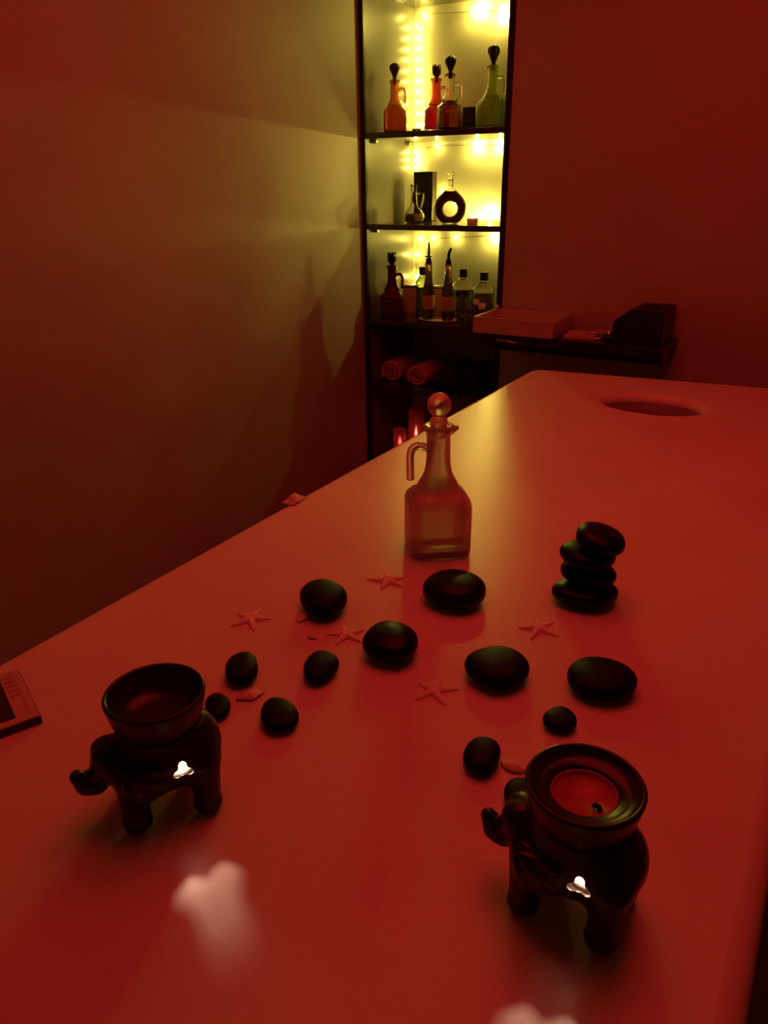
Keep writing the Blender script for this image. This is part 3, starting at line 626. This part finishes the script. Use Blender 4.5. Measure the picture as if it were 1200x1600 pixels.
# rolled towels
def towel(label, x, k, Y0, L, rad, m, turns=3.0, rz=0.0, dz=0.0, dx=0.0):
    q = sp_(x, k, Y0); q.z += dz; q.x += dx
    n = int(turns*22); th = 0.8*rad/turns*0.86; prof_o, prof_i = [], []
    for i in range(n+1):
        a = 2*math.pi*turns*i/n; rr = rad*(0.12+0.88*i/n); prof_o.append((rr, a)); prof_i.append((rr-th*min(1, 0.4+i/n), a))
    bm = bmesh.new(); ring = []
    for j, (yy, sc) in enumerate([(0, 0.93), (0.008, 1.0), (L*0.33, 1.03), (L*0.66, 1.02), (L-0.008, 1.0), (L, 0.93)]):
        A_ = [bm.verts.new((r_*sc*math.cos(a), yy+(-0.010*(1-r_/rad) if j == 0 else 0)*0.6, rad+0.96*r_*sc*math.sin(a))) for r_, a in prof_o]
        B_ = [bm.verts.new((r_*sc*math.cos(a), yy, rad+0.96*r_*sc*math.sin(a))) for r_, a in prof_i]; ring.append((A_, B_))
    for (A0, B0), (A1, B1) in zip(ring, ring[1:]):
        for i in range(n):
            bm.faces.new((A0[i], A0[i+1], A1[i+1], A1[i])); bm.faces.new((B0[i], B1[i], B1[i+1], B0[i+1]))
        bm.faces.new((A0[n], B0[n], B1[n], A1[n])); bm.faces.new((A0[0], A1[0], B1[0], B0[0]))
    for (A0, B0) in (ring[0], ring[-1]):
        for i in range(n): bm.faces.new((A0[i], B0[i], B0[i+1], A0[i+1]))
    me = fin(bm, 'towel'); zm = min(v.co.z for v in me.vertices)
    for v in me.vertices: v.co.z -= zm
    o = link('rolled_towel', me, m, None, True, q); o.rotation_euler.z = rz
    tag(o, label, 'towel', 'rolled towels under the lower shelf'); return o
towel('pink rolled towel farthest left under the lower shelf', 605, 4, 2.47, 0.21, 0.050, M['pink'], 2.6, dx=0.0165)
towel('pink rolled towel beside the dark towels under the lower shelf', 651, 4, 2.45, 0.22, 0.048, M['pink'], 2.6)
towel('dark rolled towel next to the pink towels under the lower shelf', 692, 4, 2.46, 0.21, 0.046, M['dterry'], 2.6)
towel('dark rolled towel nearest the right post under the lower shelf', 728, 4, 2.50, 0.19, 0.042, M['dterry'], 2.4)
# red votives at the bottom
rg = gl('red_votive_glass', (0.95, 0.10, 0.12), 0.32, 0.9)
def redglass(label, x, Y, rad, h, pw):
    q = sp_(x, 5, Y); r = thing('red_candle_glass', label, 'candle holder', q)
    link('glass', lathe_me('red_glass', [(rad*.8, 0), (rad*.92, 0.003), (rad, h*.3), (rad, h), (rad-.002, h), (rad-.003, h*.3), (rad*.8, 0.006), (0.001, 0.006)], 30), rg, r)
    link('candle', lathe_me('red_candle', [(rad*.75, 0.007), (rad*.75, h*.45), (0.001, h*.45)], 24), M['redwax'], r)
    link('flame', lathe_me('red_flame', [(0.0006, h*.45), (0.003, h*.45+.006), (0.0035, h*.45+.010), (0.0012, h*.45+.022), (0.0003, h*.45+.026)], 12), M['flame'], r)
redglass('tall red candle glass on the bottom shelf below the towels', 650, 2.46, 0.030, 0.205, 0.02)
redglass('short red candle glass left of the tall one on the bottom shelf', 625, 2.45, 0.026, 0.12, 0.02)

# ------------------------------------------------------------------ floating wall shelf with tray
ws = thing('wall_shelf', 'dark floating shelf on the back wall beyond the table', 'shelf', (-0.70, YF, 0))
WZ = CAM_Z-0.428
box('board', (-0.278, -0.195, WZ-0.030), (0.275, -0.0005, WZ), M['cab'], ws, 0.002)
box('rail', (-0.270, -0.150, WZ-0.055), (0.268, -0.0005, WZ-0.030), M['cab'], ws, 0.002)
link('hook', tube_me('hook', bez([(-0.215, -0.196, WZ-0.010), (-0.205, -0.214, WZ-0.014), (-0.175, -0.219, WZ-0.013), (-0.150, -0.212, WZ-0.018), (-0.140, -0.196, WZ-0.016)], 5), 0.003, 8), M['steel'], ws)
tr = thing('serving_tray', 'pale rectangular tray with raised sides on the wall shelf', 'tray', (-0.868, 2.295, WZ))
tw, td, th = 0.128, 0.092, 0.045; enam = M['cream']
box('base', (-tw, -td, 0.0), (tw, td, 0.005), enam, tr, 0.001)
box('side', (-tw, -td, 0.004), (tw, -td+0.006, th), enam, tr, 0.0015); box('side', (-tw, td-0.006, 0.004), (tw, td, th), enam, tr, 0.0015)
box('side', (-tw, -td+0.006, 0.004), (-tw+0.006, td-0.006, th), enam, tr, 0.0015); box('side', (tw-0.006, -td+0.006, 0.004), (tw, td-0.006, th), enam, tr, 0.0015)
link('rim', tube_me('rim', [(-tw+.003, -td+.003, th), (tw-.003, -td+.003, th), (tw-.003, td-.003, th), (-tw+.003, td-.003, th)], 0.0042, 8, True), enam, tr)
link('knob', lathe_me('tray_knob', [(0.001, -0.008), (0.006, -0.006), (0.008, 0), (0.006, 0.006), (0.001, 0.008)], 16), M['steel'], tr, loc=(-tw+0.003, td-0.003, th+0.008))
o = box('paper_stack', (-0.045, -0.05, 0), (0.045, 0.05, 0.010), M['paper'], None, 0.001); o.location = (-0.678, 2.285, WZ); o.rotation_euler.z = 0.12
tag(o, 'small stack of pale paper beside the tray on the wall shelf', 'paper')
o = link('metal_ring', tube_me('metal_ring', [(0.026*math.cos(a), 0.016*math.sin(a), 0.0035+0.006*(1+math.sin(a))) for a in [2*math.pi*k/28 for k in range(28)]], 0.0035, 8, True), M['steel'], None, True, (-0.632, 2.262, WZ))
tag(o, 'small shiny metal bangle in front of the black box on the wall shelf', 'bangle')
o = link('cloth_pad', prism_me('cloth_pad', round_poly([(-0.04, -0.03), (0.04, -0.03), (0.04, 0.03), (-0.04, 0.03)], [0.01]*4, 5), 0, 0.016, 0.003), M['label_'], None, True, (-0.612, 2.335, WZ))
tag(o, 'folded reddish cloth behind the bangle on the wall shelf', 'cloth')
r = thing('small_pot', 'little dark round pot left of the black box on the wall shelf', 'pot', (-0.586, 2.236, WZ))
link('pot_body', lathe_me('pot_body', [(0.009, 0), (0.0155, 0.006), (0.017, 0.014), (0.013, 0.022), (0.009, 0.024), (0.001, 0.024)], 24), M['black'], r)
link('lid', lathe_me('pot_lid', [(0.010, 0.0235), (0.010, 0.027), (0.003, 0.029), (0.003, 0.032), (0.001, 0.033)], 20), M['steel'], r)
r = thing('tissue_box', 'black box with a chamfered side at the end of the wall shelf', 'box', (-0.50, 2.30, WZ))
bm = bmesh.new(); poly = [(-0.075, 0.0), (0.062, 0.0), (0.062, 0.096), (-0.030, 0.096), (-0.075, 0.060)]
a = [bm.verts.new((x, -0.075, z)) for x, z in poly]; b = [bm.verts.new((x, 0.085, z)) for x, z in poly]; bm.faces.new(a); bm.faces.new(b[::-1])
for i in range(5): bm.faces.new((a[i], b[i], b[(i+1) % 5], a[(i+1) % 5]))
bmesh.ops.bevel(bm, geom=bm.edges[:], offset=0.003, segments=2, affect='EDGES')
bb_ = link('box_body', fin(bm, 'box_body'), M['black'], r, smooth=False)
box('slot', (-0.012, -0.045, 0.0955), (0.048, 0.055, 0.0970), M['wick'], bb_); box('latch', (0.020, -0.0765, 0.058), (0.034, -0.0745, 0.074), M['printd'], bb_, 0.0005)
